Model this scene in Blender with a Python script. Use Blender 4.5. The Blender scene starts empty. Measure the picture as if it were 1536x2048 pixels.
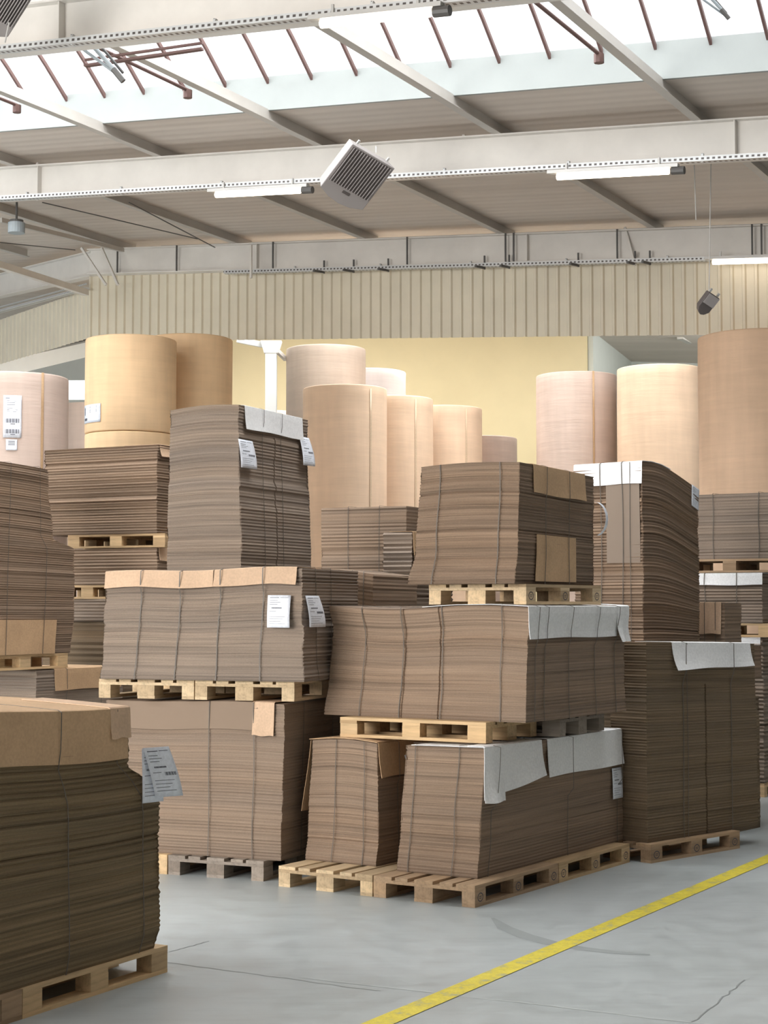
import bpy, math, random
from mathutils import Vector, Matrix
random.seed(7)
R = math.radians
scn = bpy.context.scene
col = scn.collection
F, W, H = 3400.0, 1536, 2048
EYE = 1.98
PITCH = math.atan((1215 - 1024) / F)

# ------------------------------------------------------------------ camera
cam_d = bpy.data.cameras.new('camera'); cam = bpy.data.objects.new('camera', cam_d); col.objects.link(cam)
cam.location = (0, 0, EYE); cam.rotation_euler = (R(90) + PITCH, 0, 0)
cam_d.sensor_fit = 'VERTICAL'; cam_d.sensor_height = 24; cam_d.lens = F / H * 24
cam_d.clip_start = 0.05; cam_d.clip_end = 300
scn.camera = cam

def ray(px, py):
    x = (px - W / 2) / F; y = -(py - H / 2) / F
    c, s = math.cos(PITCH), math.sin(PITCH)
    return Vector((x, c - y * s, s + y * c))
def at_z(px, py, z):
    d = ray(px, py); t = (z - EYE) / d.z; return Vector((d.x * t, d.y * t, z))
def at_y(px, py, Y):
    d = ray(px, py); t = Y / d.y; return Vector((d.x * t, Y, EYE + d.z * t))

# ------------------------------------------------------------------ materials
M = {}
def newmat(name, rough=0.8, metal=0.0):
    m = bpy.data.materials.new(name); m.use_nodes = True
    nt = m.node_tree; b = nt.nodes['Principled BSDF']
    b.inputs['Roughness'].default_value = rough; b.inputs['Metallic'].default_value = metal
    M[name] = m
    return m, nt, b
def N(nt, t, **kw):
    n = nt.nodes.new(t)
    for k, v in kw.items():
        if k in n.inputs: n.inputs[k].default_value = v
        else: setattr(n, k, v)
    return n
def ramp(nt, src, stops):
    r = nt.nodes.new('ShaderNodeValToRGB')
    e = r.color_ramp.elements
    while len(e) < len(stops): e.new(0.5)
    for i, (p, c) in enumerate(stops):
        e[i].position = p; e[i].color = (c[0], c[1], c[2], 1) if not isinstance(c, (int, float)) else (c, c, c, 1)
    nt.links.new(src, r.inputs[0]); return r
def mix(nt, fac, a, b, mode='MIX'):
    m = nt.nodes.new('ShaderNodeMix'); m.data_type = 'RGBA'; m.blend_type = mode
    for sock, v in ((m.inputs[0], fac), (m.inputs[6], a), (m.inputs[7], b)):
        if isinstance(v, (int, float)): sock.default_value = v
        elif isinstance(v, tuple): sock.default_value = (v[0], v[1], v[2], 1)
        else: nt.links.new(v, sock)
    return m.outputs[2]
def mapping(nt, kind, scale):
    tc = nt.nodes.new('ShaderNodeTexCoord'); mp = nt.nodes.new('ShaderNodeMapping')
    mp.inputs['Scale'].default_value = scale; nt.links.new(tc.outputs[kind], mp.inputs[0]); return mp.outputs[0]
def noise(nt, vec, scale=1.0, detail=2.0, rough=0.5):
    n = nt.nodes.new('ShaderNodeTexNoise'); n.inputs['Scale'].default_value = scale
    n.inputs['Detail'].default_value = detail; n.inputs['Roughness'].default_value = rough
    nt.links.new(vec, n.inputs['Vector']); return n.outputs['Fac']
def bump(nt, b, h, s=0.3, d=0.01):
    n = nt.nodes.new('ShaderNodeBump'); n.inputs['Strength'].default_value = s; n.inputs['Distance'].default_value = d
    nt.links.new(h, n.inputs['Height']); nt.links.new(n.outputs[0], b.inputs['Normal'])

def sc(c, k): return tuple(min(1, x * k) for x in c)
def card_mat(name, c, contrast=1.0, fine=130.0):
    """edges of stacked corrugated sheets: thin level lines following the sheets (UV v = height in m)"""
    m, nt, b = newmat(name, 0.92)
    uv1 = mapping(nt, 'UV', (0.7, fine, 1)); uv2 = mapping(nt, 'UV', (0.35, 22, 1)); uv3 = mapping(nt, 'UV', (60, 330, 1)); uv4 = mapping(nt, 'UV', (0.25, 5, 1))
    n1 = noise(nt, uv1, 1, 3, 0.65); n2 = noise(nt, uv2, 1, 2); n3 = noise(nt, uv3, 1, 1); n4 = noise(nt, uv4, 1, 1)
    r1 = ramp(nt, n1, [(0.28, sc(c, 1 - 0.62 * contrast)), (0.44, sc(c, 1 - 0.12 * contrast)), (0.62, sc(c, 1.08)), (0.76, sc(c, 1 + 0.38 * contrast))])
    r2 = ramp(nt, n2, [(0.25, 0.62 + 0.2 * (1 - contrast)), (0.5, 1.0), (0.8, 1.1)])
    r3 = ramp(nt, n3, [(0.3, 0.85), (0.7, 1.1)])
    r4 = ramp(nt, n4, [(0.3, (0.86, 0.87, 0.9)), (0.7, (1.1, 1.06, 1.02))])
    o = mix(nt, 1.0, r1.outputs[0], r2.outputs[0], 'MULTIPLY'); o = mix(nt, 0.7, o, r3.outputs[0], 'MULTIPLY'); o = mix(nt, 1.0, o, r4.outputs[0], 'MULTIPLY')
    nt.links.new(o, b.inputs['Base Color'])
    bump(nt, b, n1, 0.5, 0.004)
    return m
card_mat('card_brown', (0.265, 0.185, 0.125))
card_mat('card_tan', (0.30, 0.215, 0.15), 0.8)
card_mat('card_grey', (0.285, 0.225, 0.175), 0.85)
card_mat('card_flat', (0.27, 0.2, 0.145), 0.35)
card_mat('card_dark', (0.20, 0.145, 0.09), 0.9)
card_mat('card_olive', (0.23, 0.165, 0.09), 0.8, 85)

def paper_mat(name, c, rough=0.85, bs=0.15, var=0.12):
    m, nt, b = newmat(name, rough)
    v = mapping(nt, 'Object', (1, 1, 1)); n1 = noise(nt, v, 3, 4, 0.6); n2 = noise(nt, v, 60, 2)
    r = ramp(nt, n1, [(0.3, sc(c, 1 - var)), (0.7, sc(c, 1 + var * 0.6))])
    r2 = ramp(nt, n2, [(0.35, 0.94), (0.65, 1.05)])
    nt.links.new(mix(nt, 1.0, r.outputs[0], r2.outputs[0], 'MULTIPLY'), b.inputs['Base Color'])
    bump(nt, b, n1, bs, 0.01)
    return m
paper_mat('kraft_flap', (0.56, 0.37, 0.215))
paper_mat('kraft_flap_pink', (0.62, 0.43, 0.29))
paper_mat('white_card', (0.87, 0.87, 0.87), 0.7, 0.05, 0.04)
paper_mat('label_paper', (0.80, 0.83, 0.90), 0.6, 0.02, 0.02)
paper_mat('ink', (0.06, 0.06, 0.08), 0.8, 0.0, 0.0)
paper_mat('strap', (0.12, 0.10, 0.08), 0.5, 0.0, 0.0)
paper_mat('tape', (0.50, 0.33, 0.19), 0.35, 0.0, 0.05)
paper_mat('tape_pale', (0.62, 0.47, 0.32), 0.35, 0.0, 0.05)
def roll_mat(name, c, wr=0.2):
    m, nt, b = newmat(name, 0.75)
    v = mapping(nt, 'Object', (1, 1, 1)); v2 = mapping(nt, 'Object', (4, 4, 0.5)); v3 = mapping(nt, 'Object', (1.2, 1.2, 14))
    n1 = noise(nt, v, 1.5, 3); n2 = noise(nt, v2, 2, 3); n3 = noise(nt, v3, 1, 4, 0.6)
    r = ramp(nt, n1, [(0.3, sc(c, 0.93)), (0.7, sc(c, 1.05))]); r2 = ramp(nt, n2, [(0.3, 0.95), (0.7, 1.04)]); r3 = ramp(nt, n3, [(0.3, 0.95), (0.7, 1.03)])
    o = mix(nt, 1.0, r.outputs[0], r2.outputs[0], 'MULTIPLY'); o = mix(nt, 1.0, o, r3.outputs[0], 'MULTIPLY')
    nt.links.new(o, b.inputs['Base Color']); bump(nt, b, n3, wr, 0.02)
roll_mat('roll_orange', (0.90, 0.63, 0.37))
roll_mat('roll_kraft', (0.74, 0.545, 0.385))
roll_mat('roll_pink', (0.60, 0.47, 0.40), 0.3)
roll_mat('roll_grey', (0.47, 0.38, 0.31))
roll_mat('roll_pale', (0.72, 0.68, 0.68))
roll_mat('roll_tan', (0.76, 0.53, 0.36), 0.5)

def wood_mat(name, c):
    m, nt, b = newmat(name, 0.85)
    v = mapping(nt, 'Object', (2.0, 22, 22)); n1 = noise(nt, v, 1.6, 4, 0.6)
    oi = nt.nodes.new('ShaderNodeObjectInfo')
    r = ramp(nt, n1, [(0.3, sc(c, 0.72)), (0.5, c), (0.75, sc(c, 1.15))])
    r2 = ramp(nt, oi.outputs['Random'], [(0.0, (0.68, 0.64, 0.6)), (0.5, (1, 1, 1)), (1.0, (1.12, 1.08, 1.02))])
    nt.links.new(mix(nt, 1.0, r.outputs[0], r2.outputs[0], 'MULTIPLY'), b.inputs['Base Color']); bump(nt, b, n1, 0.3, 0.004)
wood_mat('wood_fresh', (0.62, 0.44, 0.25))
wood_mat('wood_pale', (0.64, 0.49, 0.31))
wood_mat('wood_worn', (0.42, 0.29, 0.18))
wood_mat('wood_grey', (0.30, 0.255, 0.215))

def paint(name, c, rough=0.5, var=0.08, metal=0.0, scale=2.0):
    m, nt, b = newmat(name, rough, metal)
    v = mapping(nt, 'Object', (1, 1, 1)); n1 = noise(nt, v, scale, 4, 0.6)
    r = ramp(nt, n1, [(0.3, sc(c, 1 - var)), (0.7, sc(c, 1 + var * 0.5))]); nt.links.new(r.outputs[0], b.inputs['Base Color'])
    return m
paint('beam_paint', (0.74, 0.71, 0.665), 0.45)
paint('purlin_paint', (0.50, 0.47, 0.43), 0.45)
paint('galv', (0.52, 0.51, 0.49), 0.4, 0.1, 0.35)
paint('dark_metal', (0.09, 0.085, 0.08), 0.5)
paint('clad', (0.70, 0.64, 0.51), 0.55, 0.06)
paint('cream_wall', (0.80, 0.69, 0.44), 0.8, 0.03)
paint('pale_wall', (0.66, 0.68, 0.64), 0.8, 0.04)
paint('steel_blue', (0.30, 0.34, 0.36), 0.5)
paint('white_paint', (0.82, 0.84, 0.84), 0.45, 0.03)
paint('heater_case', (0.30, 0.275, 0.265), 0.5, 0.03)
paint('louver', (0.10, 0.085, 0.08), 0.5, 0.03)
paint('curb', (0.29, 0.31, 0.30), 0.5, 0.04)
paint('rib', (0.16, 0.09, 0.08), 0.6)
paint('cable', (0.55, 0.54, 0.52), 0.5)
paint('grey_wall', (0.2, 0.19, 0.17), 0.9)
# ceiling sheets
m, nt, b = newmat('ceiling', 0.7)
v = mapping(nt, 'UV', (1, 1, 1)); w = nt.nodes.new('ShaderNodeTexWave'); w.bands_direction = 'Y'; w.inputs['Scale'].default_value = 1.6; nt.links.new(v, w.inputs['Vector'])
n1 = noise(nt, mapping(nt, 'UV', (0.25, 3, 1)), 1, 3)
r = ramp(nt, n1, [(0.3, (0.56, 0.495, 0.435)), (0.7, (0.64, 0.57, 0.505))]); nt.links.new(r.outputs[0], b.inputs['Base Color']); bump(nt, b, w.outputs['Fac'], 0.25, 0.02)
# perforated cable tray
m, nt, b = newmat('tray', 0.35, 0.3)
v = mapping(nt, 'UV', (1, 1, 1)); sx = nt.nodes.new('ShaderNodeSeparateXYZ'); nt.links.new(v, sx.inputs[0])
a1 = N(nt, 'ShaderNodeMath', operation='FRACT'); mm = N(nt, 'ShaderNodeMath', operation='MULTIPLY'); mm.inputs[1].default_value = 18.0
nt.links.new(sx.outputs[0], mm.inputs[0]); nt.links.new(mm.outputs[0], a1.inputs[0])
g = N(nt, 'ShaderNodeMath', operation='GREATER_THAN'); g.inputs[1].default_value = 0.5; nt.links.new(a1.outputs[0], g.inputs[0])
c1 = N(nt, 'ShaderNodeMath', operation='COMPARE'); c1.inputs[1].default_value = 0.5; c1.inputs[2].default_value = 0.2; nt.links.new(sx.outputs[1], c1.inputs[0])
m3 = N(nt, 'ShaderNodeMath', operation='MULTIPLY'); nt.links.new(g.outputs[0], m3.inputs[0]); nt.links.new(c1.outputs[0], m3.inputs[1])
nt.links.new(mix(nt, m3.outputs[0], (0.62, 0.63, 0.63), (0.10, 0.09, 0.085)), b.inputs['Base Color'])
# floor: sealed grey concrete, fine joints, old tyre mark
m, nt, b = newmat('floor', 0.42)
v = mapping(nt, 'Object', (1, 1, 1)); n1 = noise(nt, v, 0.5, 5, 0.6); n2 = noise(nt, v, 5, 5, 0.65); n3 = noise(nt, mapping(nt, 'Object', (1, 6, 1)), 2.5, 4, 0.7)
r1 = ramp(nt, n1, [(0.3, (0.39, 0.425, 0.425)), (0.7, (0.47, 0.505, 0.515))]); r2 = ramp(nt, n2, [(0.3, 0.93), (0.6, 1.03)]); r3 = ramp(nt, n3, [(0.28, 0.86), (0.5, 1.0)])
o = mix(nt, 1.0, r1.outputs[0], r2.outputs[0], 'MULTIPLY'); o = mix(nt, 0.7, o, r3.outputs[0], 'MULTIPLY')
nt.links.new(o, b.inputs['Base Color']); rr = ramp(nt, n2, [(0.3, 0.33), (0.7, 0.5)]); nt.links.new(rr.outputs[0], b.inputs['Roughness']); bump(nt, b, n2, 0.04, 0.01)
paint('joint', (0.26, 0.275, 0.27), 0.8); paint('joint_pale', (0.55, 0.58, 0.57), 0.8); paint('tyre', (0.30, 0.325, 0.325), 0.6, 0.1)
# worn yellow paint
m, nt, b = newmat('yellow_line', 0.5)
v = mapping(nt, 'Object', (1, 1, 1)); n1 = noise(nt, v, 9, 6, 0.75); n2 = noise(nt, mapping(nt, 'Object', (8, 8, 1)), 6, 4, 0.7)
r = ramp(nt, n1, [(0.35, (0.42, 0.42, 0.25)), (0.47, (0.70, 0.58, 0.05)), (0.7, (0.82, 0.70, 0.09))]); r2 = ramp(nt, n2, [(0.3, 0.72), (0.5, 1.0)])
nt.links.new(mix(nt, 0.8, r.outputs[0], r2.outputs[0], 'MULTIPLY'), b.inputs['Base Color'])
# translucent skylight sheet
m = bpy.data.materials.new('skylight_sheet'); m.use_nodes = True; nt = m.node_tree; nt.nodes.clear(); M['skylight_sheet'] = m
o = nt.nodes.new('ShaderNodeOutputMaterial'); mx = nt.nodes.new('ShaderNodeMixShader'); t1 = nt.nodes.new('ShaderNodeBsdfTransparent'); t2 = nt.nodes.new('ShaderNodeBsdfTranslucent')
t1.inputs[0].default_value = (0.96, 0.97, 0.97, 1); t2.inputs[0].default_value = (0.95, 0.96, 0.97, 1); mx.inputs[0].default_value = 0.45
nt.links.new(t1.outputs[0], mx.inputs[1]); nt.links.new(t2.outputs[0], mx.inputs[2]); nt.links.new(mx.outputs[0], o.inputs[0])
def emit(name, c, s):
    m = bpy.data.materials.new(name); m.use_nodes = True; b = m.node_tree.nodes['Principled BSDF']
    b.inputs['Base Color'].default_value = (0.9, 0.9, 0.9, 1); b.inputs['Emission Color'].default_value = (*c, 1); b.inputs['Emission Strength'].default_value = s; M[name] = m
emit('window_glow', (0.92, 0.97, 1.0), 1.1)
emit('tube_glow', (1.0, 0.86, 0.70), 5.0)

# ------------------------------------------------------------------ mesh helpers
class MB:
    def __init__(s): s.v = []; s.f = []; s.uv = []
    def quad(s, p, uv=None):
        i = len(s.v); s.v += [tuple(q) for q in p]; s.f.append(tuple(range(i, i + len(p)))); s.uv.append(uv or [(0, 0)] * len(p)); return s
    def box(s, x0, x1, y0, y1, z0, z1):
        p = [(x0, y0, z0), (x1, y0, z0), (x1, y1, z0), (x0, y1, z0), (x0, y0, z1), (x1, y0, z1), (x1, y1, z1), (x0, y1, z1)]
        i = len(s.v); s.v += p
        for f in ((0, 3, 2, 1), (4, 5, 6, 7), (0, 1, 5, 4), (1, 2, 6, 5), (2, 3, 7, 6), (3, 0, 4, 7)):
            s.f.append(tuple(i + k for k in f)); s.uv.append([(p[k][0], p[k][2]) for k in f])
        return s
    def grid(s, rows, uvrows=None, flip=False):
        n = len(rows[0]); i0 = len(s.v)
        for r in rows: s.v += [tuple(p) for p in r]
        for a in range(len(rows) - 1):
            for c in range(n - 1):
                q = [(a, c), (a, c + 1), (a + 1, c + 1), (a + 1, c)]
                if flip: q.reverse()
                s.f.append(tuple(i0 + x * n + y for x, y in q))
                s.uv.append([uvrows[x][y] if uvrows else (0, 0) for x, y in q])
        return s
    def bar(s, a, b, w, h, up=Vector((0, 0, 1))):
        """box from a to b, w across and h along up, hanging centred"""
        a = Vector(a); b = Vector(b); d = (b - a).normalized(); x = d.cross(up).normalized(); u = x.cross(d).normalized()
        p = []
        for e in (a, b):
            for sx, sy in ((-1, -1), (1, -1), (1, 1), (-1, 1)): p.append(e + x * sx * w / 2 + u * sy * h / 2)
        i = len(s.v); s.v += [tuple(q) for q in p]; L = (b - a).length
        for f, us in (((0, 1, 2, 3), None), ((7, 6, 5, 4), None)):
            s.f.append(tuple(i + k for k in f)); s.uv.append([(0, 0)] * 4)
        for k in range(4):
            j = (k + 1) % 4; s.f.append((i + k, i + 4 + k, i + 4 + j, i + j)); s.uv.append([(0, 0), (L, 0), (L, 1), (0, 1)])
        return s
    def tube(s, pts, r, n=8):
        pts = [Vector(p) for p in pts]; i0 = len(s.v)
        for k, p in enumerate(pts):
            d = (pts[min(k + 1, len(pts) - 1)] - pts[max(k - 1, 0)]).normalized()
            x = d.cross(Vector((0, 0, 1)));  x = x.normalized() if x.length > 1e-3 else Vector((1, 0, 0)); y = d.cross(x)
            for j in range(n):
                t = 2 * math.pi * j / n; s.v.append(tuple(p + x * math.cos(t) * r + y * math.sin(t) * r))
        for k in range(len(pts) - 1):
            for j in range(n):
                q = (j + 1) % n; s.f.append((i0 + k * n + j, i0 + k * n + q, i0 + (k + 1) * n + q, i0 + (k + 1) * n + j)); s.uv.append([(0, 0)] * 4)
        s.f.append(tuple(i0 + j for j in range(n))); s.uv.append([(0, 0)] * n)
        e = i0 + (len(pts) - 1) * n; s.f.append(tuple(e + j for j in reversed(range(n)))); s.uv.append([(0, 0)] * n)
        return s
    def mesh(s, name, mat):
        me = bpy.data.meshes.new(name); me.from_pydata(s.v, [], s.f); me.materials.append(M[mat])
        ul = me.uv_layers.new(name='UVMap'); k = 0
        for u in s.uv:
            for q in u: ul.data[k].uv = q; k += 1
        me.update(); return me
    def build(s, name, mat, parent=None, smooth=False, solid=0, bevel=0):
        o = bpy.data.objects.new(name, s.mesh(name, mat)); col.objects.link(o)
        if parent: o.parent = parent
        if smooth:
            for p in o.data.polygons: p.use_smooth = True
        if solid:
            md = o.modifiers.new('solid', 'SOLIDIFY'); md.thickness = solid; md.offset = 0
        if bevel:
            md = o.modifiers.new('bevel', 'BEVEL'); md.width = bevel; md.segments = 2; md.limit_method = 'ANGLE'
        return o
def thing(name, label, cat, loc=(0, 0, 0), rz=0.0, group=None, rot=None):
    o = bpy.data.objects.new(name, None); o.empty_display_size = 0.1; col.objects.link(o); o.location = loc
    o.rotation_euler = rot if rot else (0, 0, rz)
    o['label'] = label; o['category'] = cat
    if group: o['group'] = group
    return o
def tag(o, label, cat, group=None):
    o['label'] = label; o['category'] = cat
    if group: o['group'] = group
    return o
def struct(o): o['kind'] = 'structure'; return o

# ------------------------------------------------------------------ pallets
PAL = {}
def pallet_parts(tone):
    if tone in PAL: return PAL[tone]
    P = []
    def g(name, x0, x1, y0, y1, z0, z1):
        key = (name, round(x1 - x0, 3), round(y1 - y0, 3))
        P.append((name, key, (x0, y0, z0), (x1 - x0, y1 - y0, z1 - z0)))
    for y, w in ((0, .145), (.1725, .1), (.3275, .145), (.5275, .1), (.655, .145)): g('deck_board', 0, 1.2, y, y + w, .122, .144)
    for x in (0, .5275, 1.055): g('stringer_board', x, x + .145, 0, .8, .1, .1215)
    for x in (0, .5275, 1.055):
        for y, w in ((0, .1), (.3275, .145), (.7, .1)): g('block', x, x + .145, y, y + w, .0225, .0995)
    for y, w in ((0, .1), (.3275, .145), (.7, .1)): g('skid_board', 0, 1.2, y, y + w, 0, .022)
    meshes = {}
    out = []
    for name, key, loc, d in P:
        if key not in meshes: meshes[key] = MB().box(0, d[0], 0, d[1], 0, d[2]).mesh(name, tone)
        out.append((name, meshes[key], loc))
    PAL[tone] = out
    return out
def pallet(C, theta, tone, label, long='a', group=None, dx=0.0, dy=0.0, stamp=False):
    """C = near bottom corner; long side along a (away right) or b (away left)"""
    D1 = Vector((math.sin(theta), math.cos(theta), 0)); D2 = Vector((-math.cos(theta), math.sin(theta), 0))
    C = Vector(C) + D1 * dx + D2 * dy
    if long == 'a': loc, rz = C, math.pi / 2 - theta
    else: loc, rz = C + D1 * .8, math.pi - theta
    t = thing('pallet', label, 'pallet', loc, rz, group)
    blocks = []
    for name, me, l in pallet_parts(tone):
        o = bpy.data.objects.new(name, me); col.objects.link(o); o.parent = t; o.location = (l[0] + random.uniform(-.002, .002), l[1] + random.uniform(-.001, .001), l[2])
        if name == 'block': blocks.append(o)
    if stamp:
        for bo in blocks:
            if abs(bo.location.y) < .01 and long == 'a':
                m = MB(); n = 20; r0, r1 = .024, .03
                rows = [[(.0725 + math.cos(2 * math.pi * k / n) * r * 1.25, -.0008, .0385 + math.sin(2 * math.pi * k / n) * r) for k in range(n + 1)] for r in (r0, r1)]
                m.grid(rows); m.box(.058, .087, -.001, -.0006, .03, .034); m.box(.058, .087, -.001, -.0006, .042, .046)
                m.build('stamp', 'ink', bo)
    return t

# ------------------------------------------------------------------ stacks of corrugated sheets
def smooth(x): x = max(0, min(1, x)); return x * x * (3 - 2 * x)
class Stack:
    def __init__(s, C, theta, L1, L2, Ht, mat, label, prof=None, bow=None, grooves=(), layer=.011, jit=.0022, group=None, cat='cardboard stack', wander=.006):
        s.L1, s.L2, s.H = L1, L2, Ht
        s.prof = prof or [(0, 0, 0, 0, 0), (1, 0, 0, 0, 0)]; s.bow = bow or (lambda a, b: 0)
        s.root = thing('cardboard_stack', label, cat, C, math.pi / 2 - theta, group)
        rnd = random.Random(hash(label) % 1000 if False else sum(map(ord, label)))
        nz = max(8, int(Ht / layer)); na = max(3, int(L1 / .08)); nb = max(3, int(L2 / .08))
        A = sorted(set([L1 * i / na for i in range(na + 1)] + [x for g in grooves if g[0] == 'R' for x in (g[1] - .012, g[1] - .008, g[1] + .008, g[1] + .012)]))
        B = sorted(set([L2 * i / nb for i in range(nb + 1)] + [x for g in grooves if g[0] == 'F' for x in (g[1] - .012, g[1] - .008, g[1] + .008, g[1] + .012)]))
        ph = [rnd.uniform(0, 6.28) for _ in range(8)]
        # perimeter order: F face (a=0, b L2->0), R face (b=0), back a=L1, left b=L2
        per = [('F', 0, b_) for b_ in reversed(B)] + [('R', a_, 0) for a_ in A] + [('K', L1, b_) for b_ in B] + [('L', a_, L2) for a_ in reversed(A)]
        rows = []; uvr = []
        jl = [[0] * 4 for _ in range(nz + 1)]; wl = [0, 0, 0, 0]; tgt = [0, 0, 0, 0]
        for k in range(nz + 1):
            for q in range(4):
                if rnd.random() < .12: tgt[q] = rnd.uniform(-wander, wander)
                wl[q] += (tgt[q] - wl[q]) * .5
                jl[k][q] = wl[q] + rnd.uniform(-jit, jit) + (jit if k % 2 else -jit)
            if rnd.random() < .04:
                for q in range(4): jl[k][q] -= jit * 2.5
        for k in range(nz + 1):
            t = k / nz; row = []; ur = []; u = 0; last = None
            for (sd, a_, b_) in per:
                q = 'FRKL'.index(sd); off = jl[k][q] + .004 * math.sin(ph[q] + 7 * (a_ + b_) + 3 * t)
                for g in grooves:
                    if g[0] == sd and len(g) > 3 and not (g[3] <= t <= g[4]): continue
                    if g[0] == sd and abs((a_ if sd == 'R' else b_) - g[1]) < .01: off -= g[2]
                p = s.pt(a_, b_, t)
                if sd == 'F': p.x -= off
                if sd == 'R': p.y -= off
                if sd == 'K': p.x += off
                if sd == 'L': p.y += off
                if last: u += math.hypot(a_ - last[0], b_ - last[1])
                last = (a_, b_); row.append(p); ur.append((u, t * Ht))
            rows.append(row); uvr.append(ur)
        m = MB(); m.grid(rows, uvr)
        top = [[s.pt(a_, b_, 1) for a_ in A] for b_ in B]; tuv = [[(a_, 0.001 * b_) for a_ in A] for b_ in B]
        m.grid(top, tuv)
        bot = [[s.pt(a_, b_, 0) for a_ in A] for b_ in B]; m.grid(bot, tuv, flip=True)
        m.build('sheets', mat, s.root)
    def ex(s, t):
        P = s.prof
        for i in range(len(P) - 1):
            if t <= P[i + 1][0]: break
        f = (t - P[i][0]) / (P[i + 1][0] - P[i][0]); f = smooth(f)
        return [P[i][j] * (1 - f) + P[i + 1][j] * f for j in range(1, 5)]
    def pt(s, a, b, t):
        a0, a1, b0, b1 = s.ex(t)
        # offsets: a0 moves near (F) face outward, a1 the far end, b0 moves R face outward, b1 the far side
        fa, fb = a / s.L1, b / s.L2; x = a - a0 * (1 - fa) ** 3 + a1 * abs(fa) ** 3; y = b - b0 * (1 - fb) ** 3 + b1 * abs(fb) ** 3
        return Vector((x, y, t * s.H + smooth(t * 1.3) * s.bow(a / s.L1, b / s.L2)))
    def face(s, side, c, z, off):
        """point on a face, c along it, z metres above the base"""
        t = z / s.H
        if side == 'R': p = s.pt(c, 0, min(t, 1)); p.y -= off
        else: p = s.pt(0, c, min(t, 1)); p.x -= off
        return p
    def top(s, side, c, e, off):
        p = s.pt(c, e, 1) if side == 'R' else s.pt(e, c, 1); p.z += off; return p
    def strap(s, side, c, z0=0.0, wid=.006, over=True, mat='strap', wob=.004, off=.012, off_top=None, drift=0.0):
        m = MB(); L = s.L2 if side == 'R' else s.L1; rows = []
        n = 14; ph = random.uniform(0, 6)
        for w in (-wid / 2, wid / 2):
            row = []
            for i in range(n + 1):
                z = z0 + (s.H - z0) * i / n; cc = c + w + wob * math.sin(ph + i * .6) + drift * (1 - i / n)
                row.append(s.face(side, cc, z, off if not (off_top and z > s.H - off_top[0]) else off_top[1]))
            if over:
                for i in range(0, 9): row.append(s.top(side, c + w, L * i / 8, .012))
            rows.append(row)
        m.grid(rows); m.build('strap', mat, s.root, solid=.002)
    def flap(s, side, c0, c1, drop, mat, e=.3, skew=0.0, flare=.01, name='cover_flap', label=None, topoff=.007, taper=0.0, n=10):
        m = MB(); rows = []; L = s.L2 if side == 'R' else s.L1; ph = random.uniform(0, 6)
        for j in range(n + 1):
            f = j / n; c = c0 + (c1 - c0) * f; row = []
            for i in range(4): row.append(s.top(side, c, e * L * (1 - i / 3) if i < 3 else .004, topoff))
            row.append(s.face(side, c, s.H, .009) + Vector((0, 0, topoff * .5)))
            d = drop + skew * (f - .5) + .004 * math.sin(ph + 8 * f)
            for i in range(1, 6):
                g = i / 5; cc = c + taper * g * (f - .5) * 2
                p = s.face(side, cc, s.H - d * g, .012 + flare * g * g * (1 + .5 * math.sin(ph + 5 * f)))
                p.z = s.pt(c if side == 'R' else 0, 0 if side == 'R' else c, 1).z - d * g if True else p.z
                row.append(p)
            rows.append(row)
        m.grid(rows); o = m.build(name, mat, s.root, smooth=False, solid=.004)
        if label: o['label'] = label
        return o
    def board(s, side, c0, c1, z0, z1, mat, off=.012, name='cover_sheet'):
        m = MB(); rows = [[s.face(side, c0 + (c1 - c0) * j / 6, z0 + (z1 - z0) * i / 5, off) for i in range(6)] for j in range(7)]
        m.grid(rows); return m.build(name, mat, s.root, solid=.004)
    def label(s, side, c, z, w, h, curl=.05, tilt=0.0, barcode=True, off=.014, zfix=None, yaw=0.0):
        """sheet of paper tucked between the boards at its top edge, hanging free"""
        m = MB(); rows = []; sgn = 1 if side == 'R' else -1
        def P(f, g, o=0.0):
            cc = c + sgn * (f - .5) * w + sgn * tilt * g * h; zz = z - g * h
            oo = off + curl * math.sin(min(1, g * 1.0) * math.pi * .55) * (.6 + .4 * f) + o + yaw * f
            if zfix is not None:
                p = s.face(side, cc, zfix, oo); p.z = zz; return p
            return s.face(side, cc, zz, oo)
        for j in range(7): rows.append([P(j / 6, i / 8) for i in range(9)])
        m.grid(rows); o = m.build('paper_label', 'label_paper', s.root, smooth=True, solid=.001)
        pr = MB()
        def ink(f0, f1, g0, g1): pr.quad([P(f0, g0, .0016), P(f1, g0, .0016), P(f1, g1, .0016), P(f0, g1, .0016)])
        ink(.1, .5, .07, .085); ink(.55, .9, .07, .08)
        for k, g in enumerate((.16, .22, .28)): ink(.1, .45 + .12 * (k % 2), g, g + .01)
        for k in range(9): ink(.2 + k * .05, .235 + k * .05, .38, .415)
        ink(.1, .4, .5, .51)
        if barcode:
            for k in range(12): ink(.52 + k * .034, .52 + k * .034 + (.022 if k % 3 else .012), .5, .57)
        for k in range(4): ink(.1, .8 - .1 * (k % 3), .66 + k * .07, .668 + k * .07)
        pr.build('print', 'ink', o)
        return o

def frame(theta): return Vector((math.sin(theta), math.cos(theta), 0)), Vector((-math.cos(theta), math.sin(theta), 0))
def span(C, D, px):
    """length along D from C until the column px of the photo"""
    k = (px - W / 2) / F; return (k * C.y - C.x) / (D.x - k * D.y)
def place(cx, Y, theta, xl, xr, z0):
    """near corner at column cx and distance Y; left and right ends at columns xl, xr"""
    C = Vector(((cx - W / 2) / F * Y, Y, z0)); D1, D2 = frame(theta)
    return C, span(C, D1, xr), span(C, D2, xl)
def zat(py, Y): return at_y(768, py, Y).z
BK = 'bundled stacks of corrugated board'

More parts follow.
